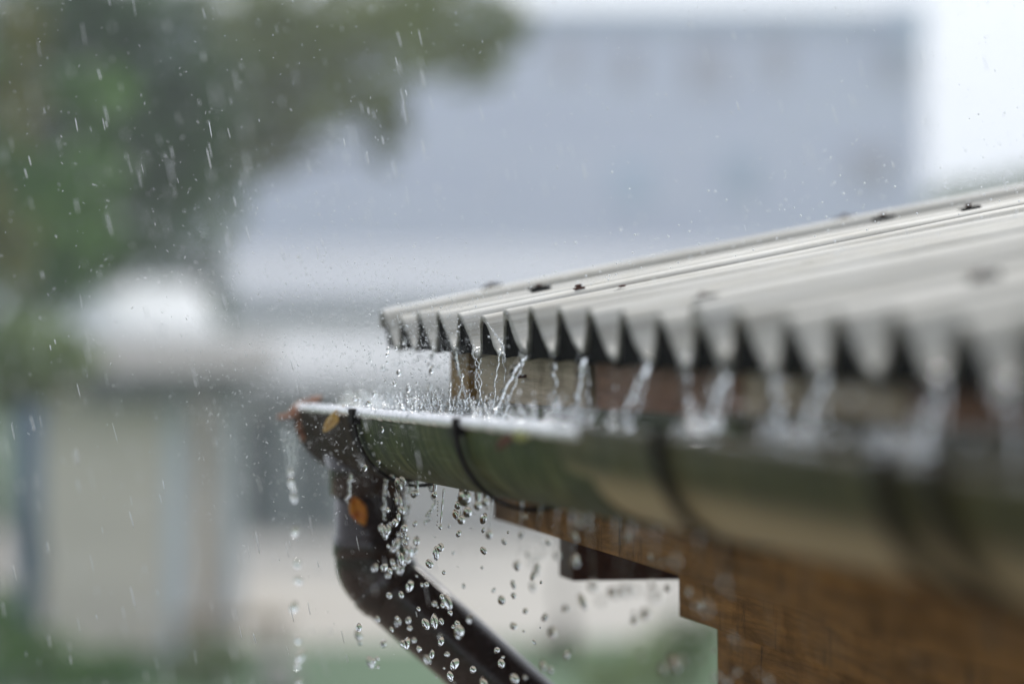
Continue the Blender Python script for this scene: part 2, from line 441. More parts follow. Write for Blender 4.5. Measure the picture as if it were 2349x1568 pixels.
face_box('fascia', atD(560, 925, 45.6), atD(3250, 890, 45.6), .25, plain('sage_trim', (.30, .33, .32), .7, .1, 2), Cc)
e0 = atD(520, 890, 45.4); e1 = atD(3300, 890, 45.4); r0 = atD(520, 770, 50); r1 = atD(3300, 770, 50)
q = Vector((0, 0, .1))
mesh_obj('roof', [e0, e1, r1, r0, e0 + q, e1 + q, r1 + q, r0 + q],
         [(3, 2, 1, 0), (4, 5, 6, 7), (0, 1, 5, 4), (1, 2, 6, 5), (2, 3, 7, 6), (3, 0, 4, 7)], M_HAZY, Cc)
gb = atD(320, 700, 35); gb.z = 0
Gg = thing('garage', 'low garage with a bright white tin roof seen between the trees and the grey roof', 'garage', gb)
a = atD(190, 0, 34); a.z = 0; face_box('wall', a, atD(470, 782, 34), 3, M_GREYW, Gg)
e0 = atD(160, 788, 33.8); e1 = atD(505, 788, 33.8); r0 = atD(200, 672, 36); r1 = atD(455, 672, 36)
mesh_obj('roof', [e0, e1, r1, r0, e0 + q, e1 + q, r1 + q, r0 + q],
         [(3, 2, 1, 0), (4, 5, 6, 7), (0, 1, 5, 4), (1, 2, 6, 5), (2, 3, 7, 6), (3, 0, 4, 7)], M_WHITE, Gg)
# row of grey buildings on the horizon
nb = atD(800, 700, 80); nb.z = 0
N_ = thing('terrace', 'pale grey terrace of houses on the skyline behind the left end of the corrugated roof', 'house', nb)
a = atD(330, 0, 80); a.z = 0; face_box('wall', a, atD(2700, 700, 80), 6, M_HAZY, N_)
e0 = atD(315, 705, 79.5); e1 = atD(2720, 705, 79.5); r0 = atD(380, 575, 83); r1 = atD(2680, 575, 83)
mesh_obj('roof', [e0, e1, r1, r0, e0 + q, e1 + q, r1 + q, r0 + q],
         [(3, 2, 1, 0), (4, 5, 6, 7), (0, 1, 5, 4), (1, 2, 6, 5), (2, 3, 7, 6), (3, 0, 4, 7)], plain('pale_slate', (.20, .24, .30), .6, .08, .5), N_)
# small garden things
bb = atD(70, 700, 28.5); bb.z = 0
bm = bmesh.new(); tube_bm(bm, [bb + Vector((0, 0, z)) for z in (0, .6, 1.3, 1.95)], [.09, .09, .088, .085], 20)
tag(bm_obj('rain_barrel', bm, plain('blue_plastic', (.10, .17, .24), .4, .1, 2), None, True), 'narrow blue barrel standing at the left end of the grey outbuilding', 'barrel')
sb = atD(640, 700, 26.5); sb.z = .0
bm = bmesh.new(); bmesh.ops.create_icosphere(bm, subdivisions=3, radius=.16)
for v in bm.verts: v.co = Vector((v.co.x * .8, v.co.y * .8, v.co.z * 1.1)) + noise.noise_vector(v.co * 6) * .03 + sb + Vector((0, 0, .12))
tag(bm_obj('boulder', bm, plain('pale_stone', (.45, .41, .37), .8, .2, 5), None, True), 'pale round stone standing on the lawn at the bottom left', 'stone')
bb = atD(530, 700, 29); bb.z = .0
tag(box_obj('garden_bench', (bb.x - .42, bb.y - .15, .28), (bb.x + .42, bb.y + .2, .36), plain('tan_boards', (.42, .33, .24), .8, .2, 5), None, .01),
    'low tan wooden bench seat in front of the cottage windows', 'bench')
legs = bpy.data.objects['garden_bench']
for sx_ in (-.34, .34):
    box_obj('leg', (bb.x + sx_ - .04, bb.y - .12, 0), (bb.x + sx_ + .04, bb.y + .17, .28), plain('brown_boards', (.20, .15, .12), .8, .2, 5), None).parent = legs

# ================================================================== THE SHED AND ITS ROOF
PITCHW, YK = .15, 4.95
TH = math.atan(.192)
NV = Vector((-math.sin(TH), 0, math.cos(TH))); SV = Vector((math.cos(TH), 0, math.sin(TH)))
ZB = CAMZ - .031
AMP = .0215
shed = thing('timber_shed', 'brown plank shed with a pale corrugated fibre cement roof and an open eave', 'shed', (.6, 3.0, 0))
def wave(y):
    ph = 2 * math.pi * (YK - y) / PITCHW
    c = math.cos(ph)
    return AMP * (c + .10 * (c * c - .5))
def sheet(y_hi, y_lo, u0, u1, lift_hi, lift_lo, lift_u, seed):
    ny = max(8, int((y_hi - y_lo) / .0045)); nu = 46
    th = .0062
    top, bot = [], []
    for i in range(ny + 1):
        y = y_hi + (y_lo - y_hi) * i / ny
        lift = lift_hi + (lift_lo - lift_hi) * i / ny
        e = .0022 * noise.noise(Vector((seed, y * 30, 0))) + .0012 * noise.noise(Vector((seed, y * 140, 4)))
        for j in range(nu + 1):
            f = (j / nu) ** 1.6
            u = u0 + (u1 - u0) * f + (e if j == 0 else 0)
            wob = .0009 * noise.noise(Vector((u * 5, y * 9, seed))) + .0075 * noise.noise(Vector((u * .6, y * 5.3, seed + 9)))
            # lower edge slightly chipped and thinned
            p = Vector((0, y, ZB)) + SV * u + NV * (wave(y) + lift + lift_u + wob)
            top.append(p); bot.append(p - NV * th)
    n = len(top); fs = []
    W = nu + 1
    for i in range(ny):
        for j in range(nu):
            a = i * W + j
            fs.append((a, a + 1, a + W + 1, a + W)); fs.append((n + a, n + a + W, n + a + W + 1, n + a + 1))
    for i in range(ny):
        a = i * W; fs.append((a, a + W, n + a + W, n + a))
        a = i * W + nu; fs.append((a, n + a, n + a + W, a + W))
    for j in range(nu):
        a = j; fs.append((a, n + a, n + a + 1, a + 1))
        a = ny * W + j; fs.append((a, a + 1, n + a + 1, n + a))
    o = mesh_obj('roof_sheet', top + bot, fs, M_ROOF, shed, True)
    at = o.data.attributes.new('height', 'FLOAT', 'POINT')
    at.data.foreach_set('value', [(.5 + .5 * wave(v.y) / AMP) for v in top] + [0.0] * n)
    return o
sheets = []
yy = 4.985
k = 0
while yy > .6:
    hi = yy if k == 0 else yy + .03
    lo = YK - PITCHW * 6 * (k + 1) - .075 if True else 0
    o = sheet(hi, lo, 0, 1.30, .0 if k == 0 else .0085, 0.0, 0, k * 3.1)
    sheets.append(o)
    o2 = sheet(hi, lo, 1.14, 2.6, .0 if k == 0 else .0085, 0.0, .0085, k * 3.1 + 50)
    yy = YK - PITCHW * 6 * (k + 1)
    k += 1
for o in list(shed.children): 
    sm = o.data
# dark profiled filler strips closing the waves at the eave
def filler(y_hi, y_lo):
    n = max(8, int((y_hi - y_lo) / .005)); vs = []; fs = []
    for i in range(n + 1):
        y = y_hi + (y_lo - y_hi) * i / n
        for u in (.0025, .045):
            zt2 = wave(y) - .0066
            vs.append(Vector((0, y, ZB)) + SV * u + NV * zt2)
            vs.append(Vector((0, y, ZB)) + SV * u + NV * min(zt2 - .001, -AMP - .0035))
    for i in range(n):
        a = i * 4
        fs += [(a, a + 1, a + 5, a + 4), (a + 2, a + 6, a + 7, a + 3), (a, a + 4, a + 6, a + 2), (a + 1, a + 3, a + 7, a + 5)]
    fs += [(0, 2, 3, 1), (n * 4, n * 4 + 1, n * 4 + 3, n * 4 + 2)]
    return mesh_obj('eave_filler', vs, fs, M_UNDER, shed)
for a_, b_ in ((4.965, 4.06), (4.055, 3.16), (3.155, 2.26), (2.255, 1.36), (1.355, .7)): filler(a_, b_)
bm = bmesh.new(); box(bm, (.050, .6, -.003), (2.5, 4.93, 0))
for v in bm.verts: v.co = Vector((0, v.co.y, ZB - .0)) + SV * v.co.x + NV * (v.co.z - AMP - .009)
bm_obj('light_block_sheet', bm, M_UNDER, shed)  # added underlay sheet, keeps light from below out of the waves
# nails with square rubber washers on the crests
def crest_nail(px, py, rusty=False, size=.014):
    # meet the view line with the plane through the crests, then step to the nearest crest
    r = ray(px, py); P0 = Vector((0, 0, ZB)) + NV * AMP
    tt = (P0 - CAM).dot(NV) / r.dot(NV)
    p = CAM + r * tt
    kk = round((YK - p.y) / PITCHW); y = YK - PITCHW * kk
    u = (p - P0).dot(SV)
    u = min(max(u, .05), 2.0)
    cen = Vector((0, y, ZB)) + SV * u + NV * (wave(y) + .0025)
    sh = min(sheets, key=lambda s: abs((s.data.vertices[0].co.y + s.data.vertices[-1].co.y) / 2 - y))
    bm = bmesh.new()
    bmesh.ops.create_cube(bm, size=1)
    for v in bm.verts:
        c = v.co
        s_ = Vector((c.x * size * 1.7, c.y * size * 1.9, 0))
        sag = -.002 * (abs(c.y) * 2)
        v.co = cen + SV * s_.x + Vector((0, s_.y, 0)) + NV * (c.z * .004 + sag)
    bmesh.ops.subdivide_edges(bm, edges=bm.edges[:], cuts=2, use_grid_fill=True)
    for v in bm.verts: v.co += noise.noise_vector(v.co * 90) * .0016
    bm_obj('washer', bm, M_RUST if rusty else M_UNDER, sh)
    bm = bmesh.new()
    tube_bm(bm, [cen + NV * z for z in (0, .001, .0012, .0030, .0036)], [.003, .003, .005, .004, .002], 12)
    bm_obj('roofing_nail', bm, M_RUST, sh, True)
for a_ in [(1150, 660), (1243, 664), (1445, 668), (1590, 688), (1950, 650), (1917, 505), (2050, 500), (2215, 482), (2300, 640)]: crest_nail(*a_)
crest_nail(1313, 666, True, .007)

# rafters and boards of the eave
XF = .040
def span(px0, px1, X=XF): return atX(px0, 850, X).y, atX(px1, 850, X).y
def board(px0, px1, mat, name='fascia_board', X=XF, th=.024, z0=-.150, z1=-.052, seed=0):
    ya, yb = span(px0, px1, X)
    return box_obj(name, (X, yb, CAMZ + z0), (X + th, ya, CAMZ + z1), mat, shed, .0015, 3, .0012, seed)
board(1033, 1074, M_WOODY, seed=1, X=.042)
board(1097, 1343, M_WOODG, seed=2)
board(1367, 1700, M_WOODO, seed=3, X=.038)
board(1706, 2080, M_WOODG, seed=4)
board(2090, 3600, M_WOODO, seed=5, X=.038)
# nail driven through the grey board, bent, rusty
nl = atX(1207, 862, XF)
bm = bmesh.new()
tube_bm(bm, [nl + Vector((.004, 0, 0)), nl + Vector((-.012, .002, -.001)), nl + Vector((-.016, .003, 0))], [.0018, .0018, .0018], 10)
tube_bm(bm, [nl + Vector((-.015, .003, .001)), nl + Vector((-.017, .004, .001))], [.006, .0055], 14)
bm_obj('bent_nail', bm, M_RUST, shed, True)
# rafters running up under the sheets
for pxr in (1085, 1355, 1702, 2085, 2900):
    y = atX(pxr, 850, XF).y
    bm = bmesh.new()
    box(bm, (0, -.024, -.10), (2.4, .024, 0))
    for v in bm.verts: v.co = Vector((XF + .028, y, 0)) + SV * v.co.x + Vector((0, v.co.y, v.co.z + ZB - .031))
    bm_obj('rafter', bm, M_WOODD, shed)
# lower eave beam (bottom edge seen under the gutter) and wall
XB = .135
def by(px, py, X): return atX(px, py, X)
pA, pB = by(1133, 1160, XB), by(1311, 1239, XB)
zb = (by(1311, 1239, XB).z + by(1477, 1300, XB).z) / 2
box_obj('eave_beam', (XB, .4, zb), (XB + .05, pA.y, CAMZ - .125), M_WOODW, shed, .002, 4, .0022, 9)
box_obj('soffit_board', (XF + .025, .4, CAMZ - .175), (XB - .001, pA.y + .05, CAMZ - .155), M_WOODD, shed, .001)
XW = .32
c1 = by(1556, 1400, XW - .03)
c0 = by(1637, 1500, XW)
z_step = by(1556, 1412, XW - .03).z
# wall of horizontal planks, the top log standing proud and longer at the corner
nz_pl = 24
bm = bmesh.new()
zt = CAMZ - .16; 
hb_ = (zt - z_step) / 3
for i in range(3):
    x_ = XW - .03 + (0, .005, -.002)[i]
    box(bm, (x_, -.5, z_step + i * hb_ + (.005 if i else 0)), (XW + .03, c1.y + (0, -.008, .005)[i], z_step + (i + 1) * hb_), .003)
wl = z_step - .004; hpl = .118; i = 0
while wl > 0:
    lo = max(0, wl - hpl)
    off = random.uniform(-.003, .003)
    box(bm, (XW + off, -.5, lo + .010), (XW + .05, c0.y + random.uniform(-.006, .006), wl), .003)
    wl -= hpl; i += 1
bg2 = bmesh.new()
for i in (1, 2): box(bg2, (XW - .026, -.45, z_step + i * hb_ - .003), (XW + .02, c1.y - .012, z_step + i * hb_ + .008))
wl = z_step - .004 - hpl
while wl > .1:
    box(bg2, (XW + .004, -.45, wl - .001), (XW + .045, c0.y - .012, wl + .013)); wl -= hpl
bm_obj('joint_shadow', bg2, plain('joint_shadow_black', (.012, .010, .006), .9, .5, 60, spec=0), shed)  # added black strips stand for the shadow in the plank gaps
bmesh.ops.subdivide_edges(bm, edges=[e for e in bm.edges if e.calc_length() > 1], cuts=60, use_grid_fill=True)
for v in bm.verts: v.co += noise.noise_vector(v.co * 9) * .0016
bm_obj('wall', bm, M_WOODW, shed)
box_obj('gable_wall', (XW + .052, c0.y - .06, 0), (3.2, c0.y - .004, 2.75), M_WOODW, shed)
# tie beam end under the gable
t0 = by(1303, 1290, .20)
bt = atY(1303, 1328, t0.y)
box_obj('tie_beam', (bt.x, t0.y - .03, bt.z), (1.2, t0.y + .06, bt.z + .10), M_WOODD, shed, .002)
# gable barge and purlins
box_obj('purlin', (.9, .3, 2.70), (.96, 4.9, 2.78), M_WOODD, shed)

# ================================================================== GUTTER
XCG, RG, DG = -.034, .070, .078
XFR = XCG - RG
rim1 = [(atX(px, py, XFR)) for px, py in ((690, 940), (860, 947), (1056, 966), (1196, 984), (1330, 1003))]
rim2 = [(atX(px, py, XFR)) for px, py in ((1340, 984), (1744, 1016), (1991, 1058), (2362, 1112))]
def fit(pts):
    y = np.array([p.y for p in pts]); z = np.array([p.z for p in pts]); c = np.polyfit(y, z, 1); return c
c1_, c2_ = fit(rim1), fit(rim2)
ZR1 = lambda y: c1_[0] * y + c1_[1]
ZR2 = lambda y: c2_[0] * y + c2_[1]
YE = atX(680, 960, XFR).y            # far end
YJ = atX(1336, 990, XFR).y           # joint between the two lengths
YO = atX(815, 950, XFR).y            # outlet fitting starts
print('gutter', YE, YJ, YO, c1_, c2_)
gut = thing('rain_gutter', 'half round plastic gutter, mossy green, running along the shed eave', 'gutter', (XCG, 3.5, CAMZ - .2))
def channel(name, y0, y1, zr, mat, r_off=0.0, th=.0028, parent=gut, back=.010, a0=0.0, a1=math.pi, ny=None, flare=0):
    ny = ny or max(3, int(abs(y1 - y0) / .03)); na = 40
    vo, vi = [], []
    for i in range(ny + 1):
        y = y0 + (y1 - y0) * i / ny
        for k in range(na + 1):
            a = a0 + (a1 - a0) * k / na
            for L, off in ((vo, r_off), (vi, r_off - th)):
                x = XCG - math.cos(a) * (RG + off); z = zr(y) - math.sin(a) * (DG + off)
                if k == na: z += back
                wob = .0006 * noise.noise(Vector((0, y * 6, a * 2)))
                L.append((x + wob, y, z))
    n = len(vo); W = na + 1; fs = []
    for i in range(ny):
        for k in range(na):
            a = i * W + k
            fs.append((a, a + 1, a + W + 1, a + W)); fs.append((n + a, n + a + W, n + a + W + 1, n + a + 1))
    for i in range(ny):
        a = i * W; fs.append((a, a + W, n + a + W, n + a)); a = i * W + na; fs.append((a, n + a, n + a + W, a + W))
    for k in range(na):
        a = k; fs.append((a, n + a, n + a + 1, a + 1)); a = ny * W + k; fs.append((a, a + 1, n + a + 1, n + a))
    o = mesh_obj(name, vo + vi, fs, mat, parent, True)
    m = o.modifiers.new('edge', 'EDGE_SPLIT'); m.split_angle = R(40)
    return o
G1 = channel('gutter_channel', YJ, YE - .02, ZR1, M_G1)
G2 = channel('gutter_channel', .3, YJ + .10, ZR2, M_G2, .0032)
G1['label'] = 'mossy far length of gutter with a pale wet rim'; G2['label'] = 'near length of gutter, dark green above, painted tan reflection below'
OUT = channel('outlet_fitting', YO + .03, YE, ZR1, M_BROWNM, .0045, .003)
# rolled rim beads
def bead(y0, y1, zr, r, mat, name, xo=0, dz=0):
    n = max(4, int(abs(y1 - y0) / .006)); bm = bmesh.new()
    pts = [(XFR - .001 + xo, y0 + (y1 - y0) * i / n, zr(y0 + (y1 - y0) * i / n) + dz) for i in range(n + 1)]
    tube_bm(bm, pts, [r * (1 + .30 * noise.noise(Vector((0, p[1] * 45, 0)))) for p in pts], 12)
    return bm_obj(name, bm, mat, gut, True)
bead(YJ, YE - .01, ZR1, .0062, M_BEAD, 'rim_bead', .001, .001)
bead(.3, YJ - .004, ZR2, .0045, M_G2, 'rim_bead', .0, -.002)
nb_ = 40
pts = [(XCG + RG + .001, .3 + (YE - .3) * i / nb_, (ZR1 if .3 + (YE - .3) * i / nb_ > YJ else ZR2)(.3 + (YE - .3) * i / nb_) + .011) for i in range(nb_ + 1)]
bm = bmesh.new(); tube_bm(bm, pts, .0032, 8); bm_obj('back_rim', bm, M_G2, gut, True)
# end cap
bm = bmesh.new()
vs = [bm.verts.new((XCG - math.cos(math.pi * k / 40) * (RG + .006), YE, ZR1(YE) - math.sin(math.pi * k / 40) * (DG + .006))) for k in range(41)]
f = bm.faces.new(vs); r_ = bmesh.ops.extrude_face_region(bm, geom=[f])
for v in r_['geom']:
    if isinstance(v, bmesh.types.BMVert): v.co.y += .008
bm_obj('end_cap', bm, M_BROWNM, gut)
# brackets: straps hugging the outside
def bracket(px, w_, zr, th=.004, off=.0055):
    y = atX(px, 960, XFR).y
    o = channel('bracket', y - w_ / 2, y + w_ / 2, zr, M_BAND, off + th, th, ny=1, back=.02)
    bm = bmesh.new(); box(bm, (XFR - .010, y - w_ / 2, zr(y) - .012), (XFR + .004, y + w_ / 2, zr(y) + .006), .002)
    bm_obj('bracket_clip', bm, M_BAND, o)
    o['label'] = 'dark strap bracket wrapped under the gutter'
    return o
bracket(822, .035, ZR1, .003)
bracket(1062, .022, ZR1)
bracket(1525, .024, ZR2)
bracket(2045, .026, ZR2)
bracket(2170, .022, ZR2)
# outlet socket under the fitting
DPX, DPY = XCG, atX(850, 1200, XCG).y
zt_ = ZR1(DPY) - DG
bm = bmesh.new(); tube_bm(bm, [(DPX, DPY, zt_ + .02), (DPX, DPY, zt_ - .005), (DPX, DPY, zt_ - .03), (DPX, DPY, zt_ - .032)], [.060, .053, .052, .049], 32)
bm_obj('outlet_socket', bm, M_BROWN, gut, True)

# ---- downpipe
zc_ = atY(850, 1306, DPY).z
path = [Vector((DPX, DPY, zt_ - .01)), Vector((DPX, DPY, zc_ + .016))]
A = Vector((DPX, DPY, zc_ + .016)); Bv = Vector((DPX, DPY, zc_)); d2 = (Vector((.745, -.14, -.67))).normalized(); C3 = Bv + d2 * .016
for i in range(1, 9):
    t = i / 8; path.append((1 - t) ** 2 * A + 2 * t * (1 - t) * Bv + t * t * C3)
endp = Bv + d2 * .44
path += [C3 + (endp - C3) * t for t in (.3, .65, 1)]
# lower bend back to vertical along the wall
low = endp + d2 * .05
for i in range(1, 7):
    t = i / 6; path.append((1 - t) ** 2 * endp + 2 * t * (1 - t) * low + t * t * (low + Vector((0, 0, -.07))))
path.append(Vector((low.x, low.y, .12)))
bm = bmesh.new(); tube_bm(bm, path, .0455, 40)
dp = thing('downpipe', 'glossy dark brown plastic downpipe bending diagonally under the eave', 'pipe', (DPX, DPY, zt_ - .02))
bm_obj('pipe', bm, M_BROWN, dp, True)
# collars of the elbow
for s0, s1 in ((C3 + d2 * -.002, C3 + d2 * .022), (A + Vector((0, 0, .0)), A + Vector((0, 0, .028)))):
    bm = bmesh.new(); tube_bm(bm, [s0, s0 * .9 + s1 * .1, s0 * .1 + s1 * .9, s1], [.0458, .0480, .0480, .0458], 40)
    bm_obj('collar', bm, M_BROWN, dp, True)
# moulded rib along the pipe
# ---- leaves
def leaf(name, label, pos, size, mat, rot, curl=.5, aspect=.55, seed=0):
    nu, nv = 14, 7; vs = []
    for i in range(nu + 1):
        u = i / nu; wv = math.sin(math.pi * min(1, u * 1.02)) ** .7 * (1 - .25 * u) * aspect * .5
        for j in range(nv + 1):
            v = (j / nv - .5) * 2
            x = (u - .5) * size; y = v * wv * size * (1 + .18 * noise.noise(Vector((u * 9, seed, v))))
            z = curl * size * (.55 * (u - .5) ** 2 + .35 * abs(v) * wv) + .06 * size * noise.noise(Vector((u * 5, v * 3, seed)))
            vs.append(Vector((x, y, z)))
    Mx = Matrix.Rotation(rot[2], 3, 'Z') @ Matrix.Rotation(rot[1], 3, 'Y') @ Matrix.Rotation(rot[0], 3, 'X')
    W = nv + 1
    fs = [(i * W + j, i * W + j + 1, (i + 1) * W + j + 1, (i + 1) * W + j) for i in range(nu) for j in range(nv)]
    o = mesh_obj(name, [Mx @ v for v in vs], fs, mat, None, True)
    o.location = pos
    so = o.modifiers.new('thick', 'SOLIDIFY'); so.thickness = .0006
    return tag(o, label, 'leaf')
def leafm(name, a, b_): 
    m = plain(name, a, .45, .3, 90)
    t = m.node_tree; f = nz(t, mapping(t, (1, 1, 1)), 60, 4)
    t.links.new(ramp(t, f, [(.42, a), (.6, b_)]), t.nodes['Principled BSDF'].inputs['Base Color']); return m
ML_O = leafm('orange_leaf', (.72, .30, .03), (.50, .13, .02))
ML_Y = leafm('yellow_leaf', (.62, .40, .10), (.50, .28, .06))
ML_R = leafm('rusty_leaf', (.66, .34, .20), (.22, .08, .05))
leaf('autumn_leaf', 'orange autumn leaf stuck to the brown downpipe', atY(822, 1172, DPY - .056), .040, ML_O, (R(88), R(66), R(4)), .45, .62, 1)
leaf('autumn_leaf', 'curled yellow leaf hanging over the gutter rim near its end', atX(765, 962, XFR - .010), .042, ML_Y, (R(70), R(-50), R(12)), 1.0, .35, 2)
leaf('autumn_leaf', 'pale orange leaf sticking out past the far tip of the gutter', atX(660, 955, XFR - .006), .034, ML_R, (R(60), R(-12), R(10)), 1.2, .3, 3)
leaf('autumn_leaf', 'rust brown leaf bent over the gutter end cap', atX(700, 932, XFR + .006), .055, ML_R, (R(70), R(-28), R(8)), .5, .4, 4)
leaf('autumn_leaf', 'dark rusty leaf pressed on the end of the gutter below the rim', atX(690, 985, XFR - .002), .032, ML_R, (R(85), R(80), R(6)), .5, .4, 5)
leaf('autumn_leaf', 'pale yellow green leaf lying on the gutter rim between two brackets', atX(1195, 1000, XFR - .010), .016, leafm('pale_leaf', (.50, .52, .20), (.40, .38, .12)), (R(70), R(10), R(10)), .3, .7, 6)
leaf('autumn_leaf', 'small dull red leaf hanging from the rim beside a pale one', atX(1158, 1012, XFR - .008), .022, leafm('red_leaf', (.22, .07, .05), (.12, .05, .03)), (R(80), R(-40), R(10)), .3, .4, 7)

# ================================================================== WATER
def ico_template(sub):
    bm = bmesh.new(); bmesh.ops.create_icosphere(bm, subdivisions=sub, radius=1)
    v = np.array([q.co[:] for q in bm.verts]); f = np.array([[q.index for q in p.verts] for p in bm.faces]); bm.free(); return v, f
IV, IF = ico_template(2)
IV3, IF3 = ico_template(3)
def fast_mesh(name, V, T):
    me = bpy.data.meshes.new(name)
    V = np.asarray(V, dtype=np.float32); T = np.asarray(T)
    me.vertices.add(len(V)); me.vertices.foreach_set('co', V.ravel())
    me.loops.add(len(T) * T.shape[1]); me.loops.foreach_set('vertex_index', T.ravel())
    me.polygons.add(len(T)); me.polygons.foreach_set('loop_start', np.arange(len(T)) * T.shape[1])
    me.polygons.foreach_set('use_smooth', [True] * len(T))
    me.update(); me.validate(); return me
def blobs_mesh(name, blobs, tv=IV, tf=IF):
    """blobs: (centre, radius or (rx,ry,rz), optional stretch axis) -> one mesh"""
    V, T = [], []
    for i, (c, r) in enumerate(blobs):
        V.append(tv * np.array(r) + np.array(c)); T.append(tf + i * len(tv))
    return fast_mesh(name, np.concatenate(V), np.concatenate(T))
def water_body(name, blobs, label, cat, group=None, voxel=.0007, smooth=6, loc=None):
    c0 = Vector(loc) if loc else Vector(blobs[0][0])
    bl = [(tuple(Vector(c) - c0), r) for c, r in blobs]
    o = link(name, blobs_mesh(name, bl), M_WATER, None, True)
    o.location = c0
    m = o.modifiers.new('merge', 'REMESH'); m.mode = 'VOXEL'; m.voxel_size = voxel; m.use_smooth_shade = True
    s = o.modifiers.new('smooth', 'SMOOTH'); s.factor = .6; s.iterations = smooth
    return tag(o, label, cat, group)
def strand(p0, p1, r0, r1, n, wig=.002, bul=.5, seed=0, arc=.3, beads=False):
    p0, p1 = Vector(p0), Vector(p1); out = []
    for i in range(n):
        t = i / (n - 1)
        p = p0.lerp(p1, t)
        p.z = p0.z + (p1.z - p0.z) * ((1 - arc) * t + arc * t * t)
        nn = noise.noise_vector(Vector((seed * 3.7, t * 7, 1.3)))
        p += Vector((nn.x, nn.y * .6, nn.z * .4)) * wig * min(1, t * 4)
        r = (r0 + (r1 - r0) * t) * (1 + bul * noise.noise(Vector((seed, t * 14, 0))) + .35 * bul * noise.noise(Vector((seed + 5, t * 40, 0))))
        if beads: r *= max(0, .55 + .75 * math.sin(t * 26 + seed))
        if r > .00025: out.append((tuple(p), (max(r, .0004),) * 3))
    return out
WZ = lambda y: (ZR1(y) if y > YJ else ZR2(y)) + .000          # water level in the gutter
def valley(k):
    y = YK - PITCHW * (k + .5)
    base = Vector((0, y, ZB)) + NV * (wave(y) + .002)
    return y, base
# (valley, landing px, radius start, radius end, style)
ORD = {0: 'first', 1: 'second', 2: 'third', 3: 'fourth', 4: 'fifth', 5: 'sixth', 6: 'seventh', 7: 'eighth', 8: 'ninth', 9: 'tenth', 10: 'eleventh',
       11: 'twelfth', 12: 'thirteenth', 13: 'fourteenth', 14: 'fifteenth', 15: 'sixteenth', 16: 'seventeenth', 17: 'eighteenth'}
streams = [
    (0, 905, .0010, .0010, 'drip', 'broken drips falling'), (1, 936, .0011, .0012, 'drip', 'broken drips falling'),
    (2, 985, .0018, .0022, 'beads', 'thin beaded trickle falling'),
    (3, 1078, .0024, .0011, 'thin', 'thin slanting jet running'),
    (4, 1100, .0042, .0022, 'twist', 'twisted rope of water falling'),
    (5, 1128, .0020, .0022, 'split', 'slanting forked jet flying out'),
    (6, 1128, .0050, .0030, 'split', 'thick double jet shooting out'),
    (7, 1279, .0022, .0024, 'beads', 'chain of drops falling'),
    (8, 1318, .0034, .0026, 'split', 'milky forked stream falling'),
    (9, 1400, .0012, .0014, 'drip', 'few drips falling'),
    (10, 1418, .0036, .0030, 'split', 'slanting blurred jet flying out'),
    (11, 1572, .0034, .0024, 'beads', 'beaded blurred trickle falling'),
    (12, 1615, .0048, .0034, 'split', 'broad blurred jet flying out'),
    (13, 1770, .0030, .0030, 'beads', 'blurred chain of drops falling'),
    (14, 1838, .0050, .0036, 'split', 'wide slanting blurred stream flying out'),
    (15, 2020, .0020, .0024, 'twist', 'faint straight trickle falling'),
    (16, 2100, .0056, .0040, 'split', 'large out of focus stream falling'),
    (17, 2330, .0050, .0040, 'twist', 'very blurred stream falling'),
]
lands = []
